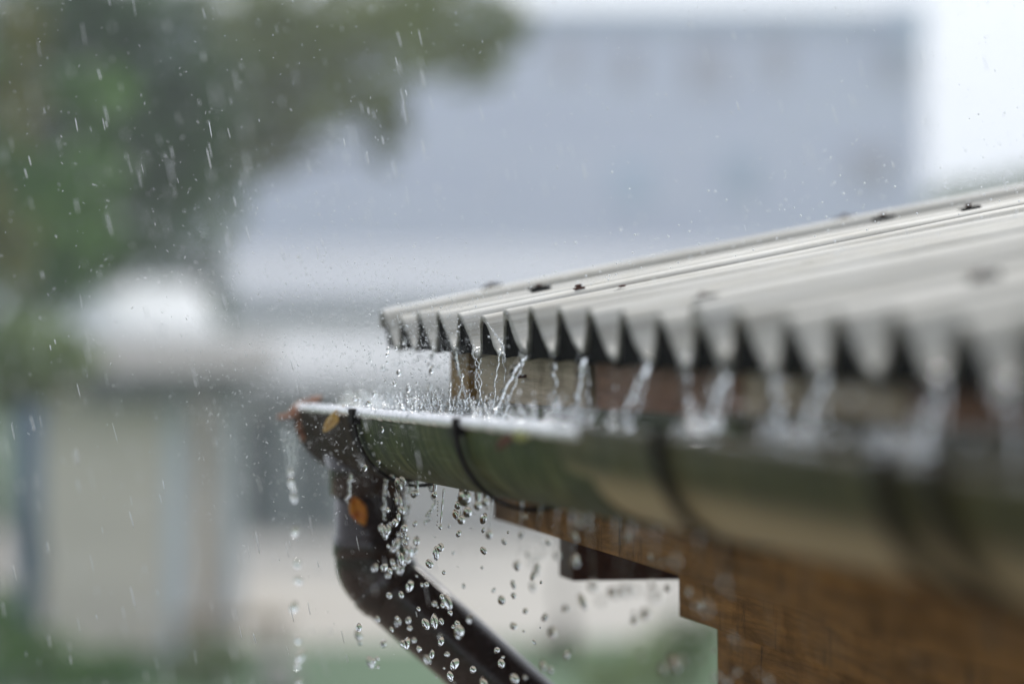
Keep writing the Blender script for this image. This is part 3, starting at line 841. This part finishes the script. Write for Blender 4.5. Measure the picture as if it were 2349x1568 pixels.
for k, lpx, r0, r1, style, desc in streams:
    y, b0 = valley(k)
    zl = WZ(y)
    # landing point lies at the same distance along the eave
    r = ray(lpx, 900); x = (CAM + r * (y / r.y)).x
    x = min(max(x, XFR + .004), XCG + RG - .006)
    p1 = Vector((x, y, zl - .001)); lands.append((k, p1, r1, style))
    st = b0 + SV * .012
    vox = .0007 if k < 8 else .0011
    if k > 7: r0 *= 1.35; r1 *= 1.5
    n = 60 if k < 8 else 44
    bl = []
    bl += [(tuple(b0 + SV * s + Vector((0, random.uniform(-.001, .001), 0))), (.004, r0 * 1.5, r0 * .6)) for s in (.0, .004, .008, .013)]
    if style == 'drip':
        for t in (.0, .25, .42, .66, .9):
            p = b0.lerp(p1, t); rr = r0 * random.uniform(.8, 1.6)
            bl.append((tuple(p + Vector((random.uniform(-.003, .003), 0, 0))), (rr, rr, rr * 1.3)))
    elif style == 'beads':
        bl += strand(b0, p1, r0, r1, n, .004, .5, k, .4, True)
        for t in (.3, .55, .8, .93): 
            rr = r1 * random.uniform(.9, 1.5); bl.append((tuple(b0.lerp(p1, t) + Vector((random.uniform(-.004, .004), random.uniform(-.003, .003), 0))), (rr, rr, rr)))
    elif style == 'thin':
        mid = b0.lerp(p1, .3) + Vector((-.002, 0, 0))
        bl += strand(b0, mid, r0, r0 * .9, 24, .003, .7, k, .2) + strand(mid, p1, r0 * .8, r1 * .8, 50, .0006, .3, k + 1, .1)
    elif style == 'twist':
        for q in range(3):
            for i in range(n):
                t = i / (n - 1); p = b0.lerp(p1, t); w2 = r0 * 1.25 * (1 - .75 * t) * abs(math.sin(t * 9 + .6)) ** .6
                p += Vector((math.cos(t * 13 + q * 2.1) * w2, math.sin(t * 13 + q * 2.1) * w2, 0)) + noise.noise_vector(Vector((q * 3., t * 12, k))) * r0 * .45
                rr = r0 * .30 * (1 + .5 * noise.noise(Vector((q, t * 25, k))))
                bl.append((tuple(p), (max(rr, .0007),) * 3))
    else:
        side = Vector((0, .006, 0))
        bl += strand(b0, p1, r0 * .8, r1 * .62, n, .0022, .7, k, .35)
        bl += strand(b0 + side * .3 + Vector((.003, 0, .001)), p1 + Vector((.014, -.006, .012)), r0 * .42, r1 * .40, n, .0028, .9, k + 20, .15)
        for i in range(8):
            t = random.uniform(.3, .95); rr = r1 * random.uniform(.25, .6)
            bl.append((tuple(b0.lerp(p1, t) + Vector((random.uniform(-.012, .012), random.uniform(-.006, .006), random.uniform(-.006, .004)))), (rr, rr, rr)))
    water_body('water_stream', bl, f'{desc} from the {ORD[k]} valley from the far roof end', 'water', 'water streams pouring off the roof edge into the gutter', vox, 4)
# a splat on the crest between the 6th and 7th valley
p = atX(1135, 760, -.006)
bl = strand(atX(1117, 738, -.005), atX(1150, 785, -.006), .0008, .0016, 30, .001, .5, 3, 0) + strand(atX(1150, 785, -.006), atX(1158, 830, -.008), .0017, .0010, 24, .002, .5, 4, 0) + \
     strand(atX(1148, 778, -.006), atX(1170, 773, -.006), .0009, .0005, 16, .001, .4, 6, 0) + strand(atX(1152, 790, -.006), atX(1168, 797, -.006), .0008, .0004, 12, .001, .4, 8, 0)
water_body('water_splat', bl, 'small forked splat of water clinging to the seventh sheet crest', 'water', None, .0006, 3)

# water lying in the gutter, churned where the streams land
nx, ny = 60, 1500
X = np.linspace(XCG - RG + .0045, XCG + RG - .0045, nx); Y = np.linspace(YE - .012, .8, ny)
V = []
for y in Y:
    near = 1.0 if y > 3.3 else .55
    for x in X:
        h = 0
        for k_, lp, r1_, st_ in lands:
            dd = math.hypot(x - lp.x, (y - lp.y) * .8)
            if dd < .09: h += .0022 * math.exp(-dd / .03) * math.cos(dd * 420 + k_)
        nn = noise.noise(Vector((x * 55, y * 38, 0))) * .0022 + noise.noise(Vector((x * 160, y * 120, 3))) * .0011 + noise.noise(Vector((x * 420, y * 330, 3))) * .0004
        edge = 1 - abs((x - XCG) / RG) ** 6
        V.append((x, y, WZ(y) - .0035 + (nn * near + h) * edge + (.0015 if y > 3.6 else -.006)))
idx = np.arange(nx * ny).reshape(ny, nx)
T = np.stack([idx[:-1, :-1], idx[:-1, 1:], idx[1:, 1:], idx[1:, :-1]], -1).reshape(-1, 4)
gw = link('gutter_water', fast_mesh('gutter_water', V, T), M_WATER, None, True)
tag(gw, 'churned rain water filling the gutter up to its rim', 'water')

# crowns and sheets of splash where the streams land
def crown(c, rad, h, seed, dense=1.0):
    rs = random.Random(seed); bl = []
    n = int(26 * dense)
    for i in range(n):
        a = rs.uniform(0, 6.28); lean = rs.uniform(.3, 1.2); L = h * rs.uniform(.35, 1.1)
        base = Vector(c) + Vector((math.cos(a) * rad * rs.uniform(.3, 1), math.sin(a) * rad * 1.5 * rs.uniform(.3, 1), -.002))
        base.x = min(max(base.x, XFR), XCG + RG)
        tip = base + Vector((math.cos(a) * L * .5 * lean, math.sin(a) * L * .5 * lean, L))
        r = rs.uniform(.0008, .0018)
        bl += strand(base, tip, r * 1.7, r * .55, 14, .003, .5, seed + i, -.3)
        if rs.random() < .6:
            rr = r * rs.uniform(.8, 1.5); bl.append((tuple(tip + Vector((rs.uniform(-.004, .004), rs.uniform(-.004, .004), rs.uniform(.001, .008)))), (rr, rr, rr)))
    for i in range(int(40 * dense)):                      # lumpy foot of the crown
        a = rs.uniform(0, 6.28); q = rs.random() ** .5 * rad * 1.3
        r = rs.uniform(.0012, .0034)
        bl.append(((c[0] + math.cos(a) * q, c[1] + math.sin(a) * q * 1.8, c[2] + rs.uniform(-.001, .004)), (r * 1.3, r * 1.6, r * .8)))
    bl = [((min(max(b[0][0], XFR - .004), XCG + RG), b[0][1], b[0][2]), b[1]) for b in bl]
    return bl
for k, lp, r1, st_ in lands:
    if k > 16 or k in (0, 9): continue
    big = {2: 1.5, 3: 1.3, 4: 1.4, 5: 1.2, 6: 1.3, 1: .8}.get(k, .8)
    water_body('water_splash', crown(tuple(lp), .013 * big, .017 * big, k * 11, big), f'splash crown under the {ORD[k]} roof valley from the far end', 'splash',
               'splashes in the gutter', .0007 if k < 8 else .0012, 3)
# extra splashes toward the far end of the gutter
for (px, py, s, dsc) in ((840, 915, .8, 'small bright splash near the gutter end, left of the roof edge'), (905, 930, 1.0, 'round bulging splash at the rim beside the far bracket'), (955, 935, 1.3, 'wide ragged splash sheet in the gutter below the roof corner')):
    p = atX(px, py, XCG - .02); p.z = WZ(p.y)
    water_body('water_splash', crown(tuple(p), .014 * s, .016 * s, int(px), s), dsc, 'splash', 'splashes in the gutter', .0007, 3)

for (px, s, dsc) in ((818, 1.0, 'pale blurred splash thrown up nearest the gutter end'), (870, 1.3, 'high blurred splash between gutter end and far bracket'), (1010, 1.4, 'tall ragged splash below the fourth roof wave'),
                     (1230, 1.1, 'low blurred splash right of the thick double jet'), (1300, 1.1, 'blurred splash beside the end of the pale rim')):
    p = atX(px, 930, XCG + (.02 if px < 900 else 0)); p.z = WZ(p.y)
    water_body('water_splash', crown(tuple(p), .020 * s, .026 * s, int(px) + 3, 1.1), dsc, 'splash', 'splashes in the gutter', .0008, 2)
bl = []
rs = random.Random(4)
y = YJ + .01
while y < YE - .1:
    r = rs.uniform(.0012, .0042); bl.append(((XFR + rs.uniform(-.003, .008), y, WZ(y) + rs.uniform(.001, .006)), (r, r * rs.uniform(1, 3.5), r * .8))); y += rs.uniform(.001, .005)
water_body('rim_overflow', bl, 'lumpy clear water brimming over the pale front rim', 'water', None, .0009, 2)

# ---- single drops
_drop_me = {}
def drop_mesh(kind):
    if kind in _drop_me: return _drop_me[kind]
    v = IV3.copy(); rs = random.Random(kind)
    for i in range(len(v)):
        n_ = noise.noise(Vector(v[i]) * 1.1 + Vector((kind * 7., 0, 0)))
        v[i] *= 1 + .16 * n_
    v[:, 2] *= 1 + .18 * (kind % 3)
    me = fast_mesh('water_drop', v, IF3); me.materials.append(M_WATER); _drop_me[kind] = me
    return me
def drop(pos, r, label, group, rot=None):
    if label.startswith('small splash drop'):
        v_ = Vector(pos) - CAM; px = 1174.5 + F * v_.dot(RT) / v_.dot(FW); py = 784 - F * v_.dot(UP) / v_.dot(FW)
        label += ', left of the roof corner' if px < 885 else ', under the first four roof waves' if px < 1033 else ', in front of the eave boards'
        label = ('high up ' if py < 860 else 'low down ' if py > 940 else '') + label
    elif label.startswith('bright blurred drop'):
        v_ = Vector(pos) - CAM; py = 784 - F * v_.dot(UP) / v_.dot(FW)
        label += ', upper part' if py < 1220 else ', middle part' if py < 1400 else ', lowest part'
    o = bpy.data.objects.new('water_drop', drop_mesh(random.randrange(6)))
    COL.objects.link(o); o.location = pos; o.scale = (r * random.uniform(.85, 1), r, r * random.choice((.95, 1.1, 1.25, 1.6)))
    o.rotation_euler = (random.uniform(-.5, .5), random.uniform(-.5, .5), random.uniform(0, 6.28)) if rot is None else rot
    return tag(o, label, 'water drop', group)
mm = lambda pxr, d: pxr / F * d
# sharp and half-sharp drops below the gutter, (px, py, radius px, distance)
named = [(1046, 1180, 8, 4.28), (1050, 1158, 9, 4.28), (1052, 1223, 6, 4.26), (1010, 1255, 10, 4.25), (1000, 1268, 8, 4.27), (1109, 1262, 8, 4.2), (1109, 1188, 9, 4.2), (1108, 1215, 4, 4.2),
         (985, 1292, 9, 4.33), (1018, 1312, 5, 4.3), (977, 1430, 9, 4.3), (997, 1424, 9, 4.3), (1012, 1424, 6, 4.28), (1012, 1470, 7, 4.3), (1043, 1522, 10, 4.3), (1033, 1550, 8, 4.3), (1015, 1388, 5, 4.3),
         (1013, 1368, 6, 4.3), (1033, 1405, 6, 4.3), (940, 1343, 9, 4.45), (920, 1363, 7, 4.42), (978, 1340, 6, 4.4), (1053, 1448, 12, 4.05), (1025, 1380, 11, 4.5), (893, 1365, 7, 4.5), (890, 1320, 7, 4.6),
         (1150, 1375, 9, 4.05), (1178, 1435, 9, 4.0), (1250, 1415, 8, 3.9), (1185, 1300, 7, 4.0), (1232, 1300, 7, 3.9), (1222, 1320, 7, 3.95), (1155, 1240, 5, 4.0), (1195, 1225, 6, 3.85), (1320, 1280, 9, 3.75),
         (1335, 1378, 9, 3.7), (1400, 1357, 8, 3.6), (1480, 1407, 12, 3.5), (1267, 1450, 10, 3.7), (1545, 1520, 12, 3.45), (1245, 1525, 7, 3.8), (1262, 1535, 7, 3.8), (1177, 1340, 5, 4.0), (1178, 1365, 6, 4.05),
         (1055, 1115, 5, 4.3), (1205, 1185, 5, 3.9), (1258, 1242, 5, 3.85), (922, 1290, 10, 4.6), (908, 1250, 8, 4.6), (935, 1262, 9, 4.55), (955, 1240, 8, 4.5), (875, 1210, 8, 4.6), (850, 1518, 9, 4.7), (857, 1515, 6, 4.5),
         (925, 1475, 8, 4.45), (880, 1475, 7, 4.6), (822, 1455, 8, 4.75), (1150, 1520, 9, 4.2), (1140, 1490, 7, 4.2), (1085, 1535, 8, 4.25), (960, 1395, 5, 4.35), (940, 1440, 6, 4.5),
         (1180, 1555, 10, 4.0), (1205, 1400, 6, 4.0), (1300, 1500, 7, 3.8), (1110, 1565, 9, 4.1)]
lab_pipe = 'clear falling drop passing in front of the brown downpipe'
lab_gap = 'clear falling drop against the pale wall between downpipe and shed'
lab_left = 'clear falling drop left of the diagonal downpipe'
lab_wood = 'blurred falling drop before the brown shed wood'
def region(px, py):
    if px < 775 + max(0, py - 1300) * .9: return lab_left
    if px < 945 + max(0, py - 1270) * 1.08: return lab_pipe
    if px < 1135 + max(0, py - 1150) * 1.1 and px < 1640: return lab_gap
    return lab_wood
GRP = {lab_pipe: 'drops in front of the downpipe', lab_gap: 'drops between the downpipe and the shed', lab_left: 'drops left of the downpipe', lab_wood: 'drops in front of the shed wood'}
def put(px, py, rpx, d):
    l = region(px, py)
    size = 'tiny ' if rpx < 4.5 else 'large ' if rpx > 8.4 else ''
    zone = 'just under the gutter' if py < 1150 else 'level with the orange leaf' if py < 1240 else 'level with the pipe bend' if py < 1350 else 'below the pipe bend' if py < 1460 else 'at the photo bottom'
    drop(atD(px, py, d), mm(rpx, d), size + l.replace('falling drop', 'drop') + ', ' + zone, GRP[l])
for q_ in named: put(*q_)
rs = random.Random(21)
for i in range(46):                                        # cascade spilling beside the far bracket, over the pipe
    px = rs.gauss(915, 22); py = rs.uniform(1095, 1310); put(px, py, rs.uniform(4, 9), rs.uniform(4.35, 4.7))
for i in range(26):
    px = rs.uniform(940, 1260); py = rs.uniform(1130, 1568); put(px, py, rs.uniform(2, 5), rs.uniform(3.9, 4.6))
for i in range(42):
    px = rs.uniform(1200, 1800); py = 1150 + (px - 1250) * .55 + rs.uniform(-20, 260)
    if py < 1568: put(px, py, rs.uniform(4, 9), rs.uniform(3.2, 3.8))
for i in range(18):
    px = rs.uniform(800, 1100); py = rs.uniform(1380, 1568); put(px, py, rs.uniform(4, 8), rs.uniform(4.1, 4.8))
# column of drops running off the far tip of the gutter
lab = 'bright blurred drop in the vertical drip line below the gutter tip'
yp = 1085
while yp < 1568:
    drop(atD(668 + (yp - 1000) * .035 + rs.uniform(-8, 8), yp, rs.uniform(4.95, 5.15)), mm(rs.uniform(6, 10), 5), lab, 'drip line below the gutter tip'); yp += rs.choice((14, 22, 38, 60, 75))
# spray flying up around the gutter and roof teeth
lab = 'small splash drop flying above the gutter water'
for px, py, rp in [(918, 905, 6), (937, 890, 8), (921, 897, 4), (935, 918, 5), (878, 845, 7), (890, 802, 6), (915, 855, 8), (990, 850, 8), (985, 835, 6), (1000, 905, 6), (905, 880, 5), (1108, 905, 4),
                   (1075, 1020, 5), (815, 915, 8), (845, 925, 8), (860, 905, 7), (965, 930, 5), (1048, 1035, 4), (812, 1018, 7), (877, 985, 5), (1070, 970, 4), (900, 1022, 5), (868, 1060, 7), (828, 1065, 7), (838, 1072, 6)]:
    drop(atD(px, py, rs.uniform(4.2, 4.75)), mm(rp * .75, 4.4), lab, 'splash drops above the gutter')
for i in range(30):
    px = rs.gauss(930, 70); py = rs.uniform(780, 935); drop(atD(px, py, rs.uniform(4.1, 4.9)), mm(rs.uniform(1.5, 4), 4.4), lab, 'splash drops above the gutter')
# large out-of-focus drops over the near gutter
lab = 'blurred drop over the near gutter'
for px, py, rp in [(2297, 905, 26), (1922, 1000, 20), (1640, 965, 16), (1632, 895, 14), (1850, 965, 20), (1790, 880, 16), (1770, 990, 12), (1590, 940, 11), (1445, 912, 9), (1410, 945, 8), (1575, 815, 12), (2120, 960, 18), (1950, 905, 14), (1880, 1010, 10),
                   (1322, 960, 7), (1290, 960, 7), (1273, 925, 7), (1610, 990, 10), (1700, 930, 10), (2230, 1000, 16), (2010, 1060, 14)]:
    d = 4.75 / (1 + (px - 905) / 1250.)
    zl_ = 'beside the end of the pale rim' if px < 1450 else 'near the middle bracket' if px < 1700 else 'left of the bracket pair' if px < 1960 else 'above the bracket pair'
    drop(atD(px, py, d * 1.02), mm(rp * .6, d), ('very large ' if rp > 15 else 'medium ' if rp > 10 else 'small ') + lab + ', ' + zl_, 'blurred drops over the near gutter')

# hanging drops and threads under the gutter
def hanging(name, px, L, r, label, group, stretch=1.0, seed=0, y_off=0):
    top = atX(px, 1100, XCG - .02); y = top.y + y_off
    zr = ZR1 if y > YJ else ZR2
    z = zr(y) - DG * .985 - .003
    p0 = Vector((XCG - .014, y, z + .003))
    bl = []
    n = 26
    for i in range(n):
        t = i / (n - 1); rr = r * (.20 + .45 * (1 - t) ** 6 + .10 * noise.noise(Vector((seed, t * 9, 0))))
        if L < .02: rr = r * (.75 - .1 * t)
        bl.append(((p0.x + math.sin(t * 3 + seed) * L * .04, p0.y, p0.z - L * t), (rr, rr, rr)))
    bl.append(((bl[-1][0][0], p0.y, p0.z - L - r * .5), (r, r, r * 1.2)))
    return water_body(name, bl, label, 'water drop', group, .0006 if px < 1300 else .001, 3, loc=p0)
hg = 'drops hanging from the underside of the gutter'
hanging('hanging_drop', 943, .012, .0036, 'hanging drop beside the downpipe top, first along the gutter bottom', hg)
hanging('hanging_drop', 985, .010, .0034, 'slanted single drop hanging midway between downpipe and drop cluster', hg, seed=2)
hanging('hanging_drop', 1046, .030, .0046, 'long drop on two necks, leftmost in the dark drop cluster', hg, seed=3)
hanging('hanging_drop', 1058, .020, .0054, 'fat glassy drop in the middle of the dark drop cluster', hg, seed=4)
hanging('hanging_drop', 1052, .004, .0080, 'wide bulge of water at the root of the drop cluster', hg, seed=5)
hanging('hanging_drop', 1082, .011, .0046, 'short plump drop just right of the drop cluster', hg, seed=6)
hanging('hanging_drop', 1100, .006, .0040, 'stubby dark drop next to the long single thread', hg, seed=7)
hanging('hanging_drop', 1112, .038, .0040, 'long single brown thread ending in a round drop, right of the cluster', hg, seed=8)
for i, px in enumerate((1180, 1225, 1262, 1300, 1345, 1385, 1425, 1460, 1500, 1540, 1590, 1640)):
    hanging('water_thread', px, rs.uniform(.025, .065), rs.uniform(.0030, .0046), 'blurred greenish thread dripping from the gutter, ' + ('left group over the pale gap' if px < 1310 else 'middle group over the dark beam' if px < 1470 else 'right group over the brown wall'), 'blurred drip threads along the gutter bottom', seed=i + 20, y_off=rs.uniform(-.02, .02))
# thin beaded jet beside the cluster
bl = [(tuple(atD(1018 - (yv_ - 1122) * .09, yv_, 4.28)), (.0007 + .0006 * abs(math.sin(yv_ * .11)),) * 3) for yv_ in np.arange(1122, 1208, 2.0)]
bl.append((tuple(atD(1010, 1208, 4.28)), (.0022, .0022, .0034)))
water_body('water_thread', bl, 'fine straight beaded thread of water left of the drop cluster', 'water', None, .0005, 1)
bl = [(tuple(atD(x_, y_, 4.28)), (.0011, .0011, .0015)) for x_, y_ in ((1005, 1148), (1005, 1155), (1005, 1162), (1004, 1170), (1004, 1180), (1004, 1195), (1003, 1203))] 
water_body('water_thread', bl, 'short dotted row of droplets beside the fine thread', 'water', None, .0005, 0)
# runnels off the far tip and over the bracket
for i, (x0, y0_, x1, y1_, dd, lb) in enumerate([(650, 985, 662, 1075, 5.1, 'leftmost faint runnel off the gutter tip'), (668, 990, 668, 1085, 5.1, 'middle faint runnel off the gutter tip'), (683, 1000, 676, 1080, 5.05, 'rightmost faint runnel off the gutter tip'),
                                                (885, 1100, 880, 1190, 4.6, 'runnel falling down the left side of the drop cascade'), (985, 1105, 997, 1155, 4.5, 'curling runnel beneath the gutter bracket'), (997, 1155, 975, 1200, 4.5, 'lower curl of the bent runnel beneath the bracket'), 
                                                (805, 1090, 795, 1150, 4.6, 'thin runnel trickling down the upper downpipe'), (935, 1100, 930, 1190, 4.6, 'runnel falling down the right side of the drop cascade')]):
    water_body('water_runnel', strand(atD(x0, y0_, dd), atD(x1, y1_, dd), (.0012 if i < 3 else .0020), (.0009 if i < 3 else .0014), 60, .004, .8, i + 60, .1), lb, 'water', 'runnels off the gutter', .0007, 2)

# ---- rain and spray: nobody could count them
def slivers(name, n, posf, lenf, radf, dirf, mat):
    V, T = [], []
    base = np.array([[math.cos(a) , math.sin(a)] for a in (0, 2.09, 4.19)])
    m = 0
    for i in range(n):
        p = posf(i); 
        if p is None: continue
        d = Vector(dirf(i)).normalized(); L = lenf(i); r = radf(i)
        a = d.orthogonal().normalized(); b2 = d.cross(a)
        P = [p - d * L / 2] + [p + d * L * s + (a * c + b2 * s2) * r for s in (-.3, .3) for c, s2 in base] + [p + d * L / 2]
        V += [tuple(v) for v in P]
        T += [(m, m + 2, m + 1), (m, m + 3, m + 2), (m, m + 1, m + 3)]
        for q2 in range(3):
            a1, a2 = m + 1 + q2, m + 1 + (q2 + 1) % 3
            T += [(a1, a2, a2 + 3), (a1, a2 + 3, a1 + 3)]
        T += [(m + 7, m + 4, m + 5), (m + 7, m + 5, m + 6), (m + 7, m + 6, m + 4)]
        m += 8
    return link(name, fast_mesh(name, np.array(V), np.array(T)), mat, None, True)
rr_ = random.Random(5)
dist_ = [0.0] * 1000
def rpos(i):
    d = rr_.choice((rr_.uniform(2.2, 3.5), rr_.uniform(3.5, 5.2), rr_.uniform(3.5, 5.2), rr_.uniform(5, 9))); dist_[i] = d
    px = rr_.uniform(-150, 2450) if rr_.random() < .55 else rr_.uniform(-100, 1250); py = rr_.uniform(-100, 1650)
    if px > 1000 and py > 560: return None
    return atD(px, py, d)
o = slivers('rain', 900, rpos, lambda i: rr_.choice((.008, .012, .016, .022)) * rr_.uniform(.8, 1.2), lambda i: rr_.choice((.0003, .00045, .0007)), lambda i: (RT * .22 * rr_.uniform(.7, 1.3) + Vector((0, rr_.uniform(-.1, .1), -1))), M_SPRAY)
tag(o, 'falling rain streaks slanting down across the garden', 'rain', None, 'stuff')
def spos(i):
    d = rr_.gauss(4.3, .35)
    q = rr_.random()
    if q < .62: px, py = rr_.gauss(780, 210), rr_.gauss(800, 220)
    elif q < .75: px, py = rr_.uniform(0, 1200), rr_.uniform(0, 1000)
    elif q < .85: px, py = rr_.uniform(1200, 2349), rr_.uniform(0, 420) 
    else: px, py = rr_.gauss(1000, 60), rr_.gauss(800, 70)
    if d > 4.4 and px > 1090 and py > 720: return None
    return atD(px, py, d)
def sdir(i):
    a = rr_.uniform(0, 6.28) if rr_.random() < .5 else rr_.gauss(1.9, .5)
    return RT * math.cos(a) + Vector((0, rr_.uniform(-.3, .3), math.sin(a)))
o = slivers('spray', 5200, spos, lambda i: rr_.choice((.0008, .0012, .002, .004)), lambda i: rr_.choice((.00022, .00032, .00032, .0005)), sdir, M_SPRAY)
tag(o, 'fine splash spray hanging in the air around the gutter', 'spray', None, 'stuff')
V, T = [], []
for i in range(1300):
    q = rr_.random()
    if q < .5: pass
    # misty drops bouncing just above the roof surface
    if q < .5:
        u = rr_.uniform(.05, .95); y = rr_.uniform(3.6, 4.98)
        p = Vector((0, y, ZB)) + SV * u + NV * (.03 + abs(rr_.gauss(0, .045)))
    else:
        p = atD(rr_.gauss(930, 120), rr_.gauss(820, 110), rr_.uniform(4.2, 5.2))
    r = rr_.uniform(.0004, .0013)
    V.append(IV * r + np.array(p)); T.append(IF + i * len(IV))
o = link('splash_mist', fast_mesh('splash_mist', np.concatenate(V), np.concatenate(T)), M_SPRAY, None, True)
tag(o, 'tiny drops bouncing off the corrugated roof and gutter', 'spray', None, 'stuff')
# ---- wet air between the camera and the far houses
bm = bmesh.new(); box(bm, (-140, -30, -1), (190, 160, 14))
hm = bpy.data.materials.new('rain_haze'); hm.use_nodes = True; t = hm.node_tree
for n in list(t.nodes):
    if n.type != 'OUTPUT_MATERIAL': t.nodes.remove(n)
pv = t.nodes.new('ShaderNodeVolumePrincipled'); pv.inputs['Color'].default_value = (.92, .94, 1, 1); pv.inputs['Density'].default_value = .0025
t.links.new(pv.outputs[0], [n for n in t.nodes if n.type == 'OUTPUT_MATERIAL'][0].inputs['Volume'])
hz = bm_obj('haze', bm, hm)
hz['kind'] = 'stuff'
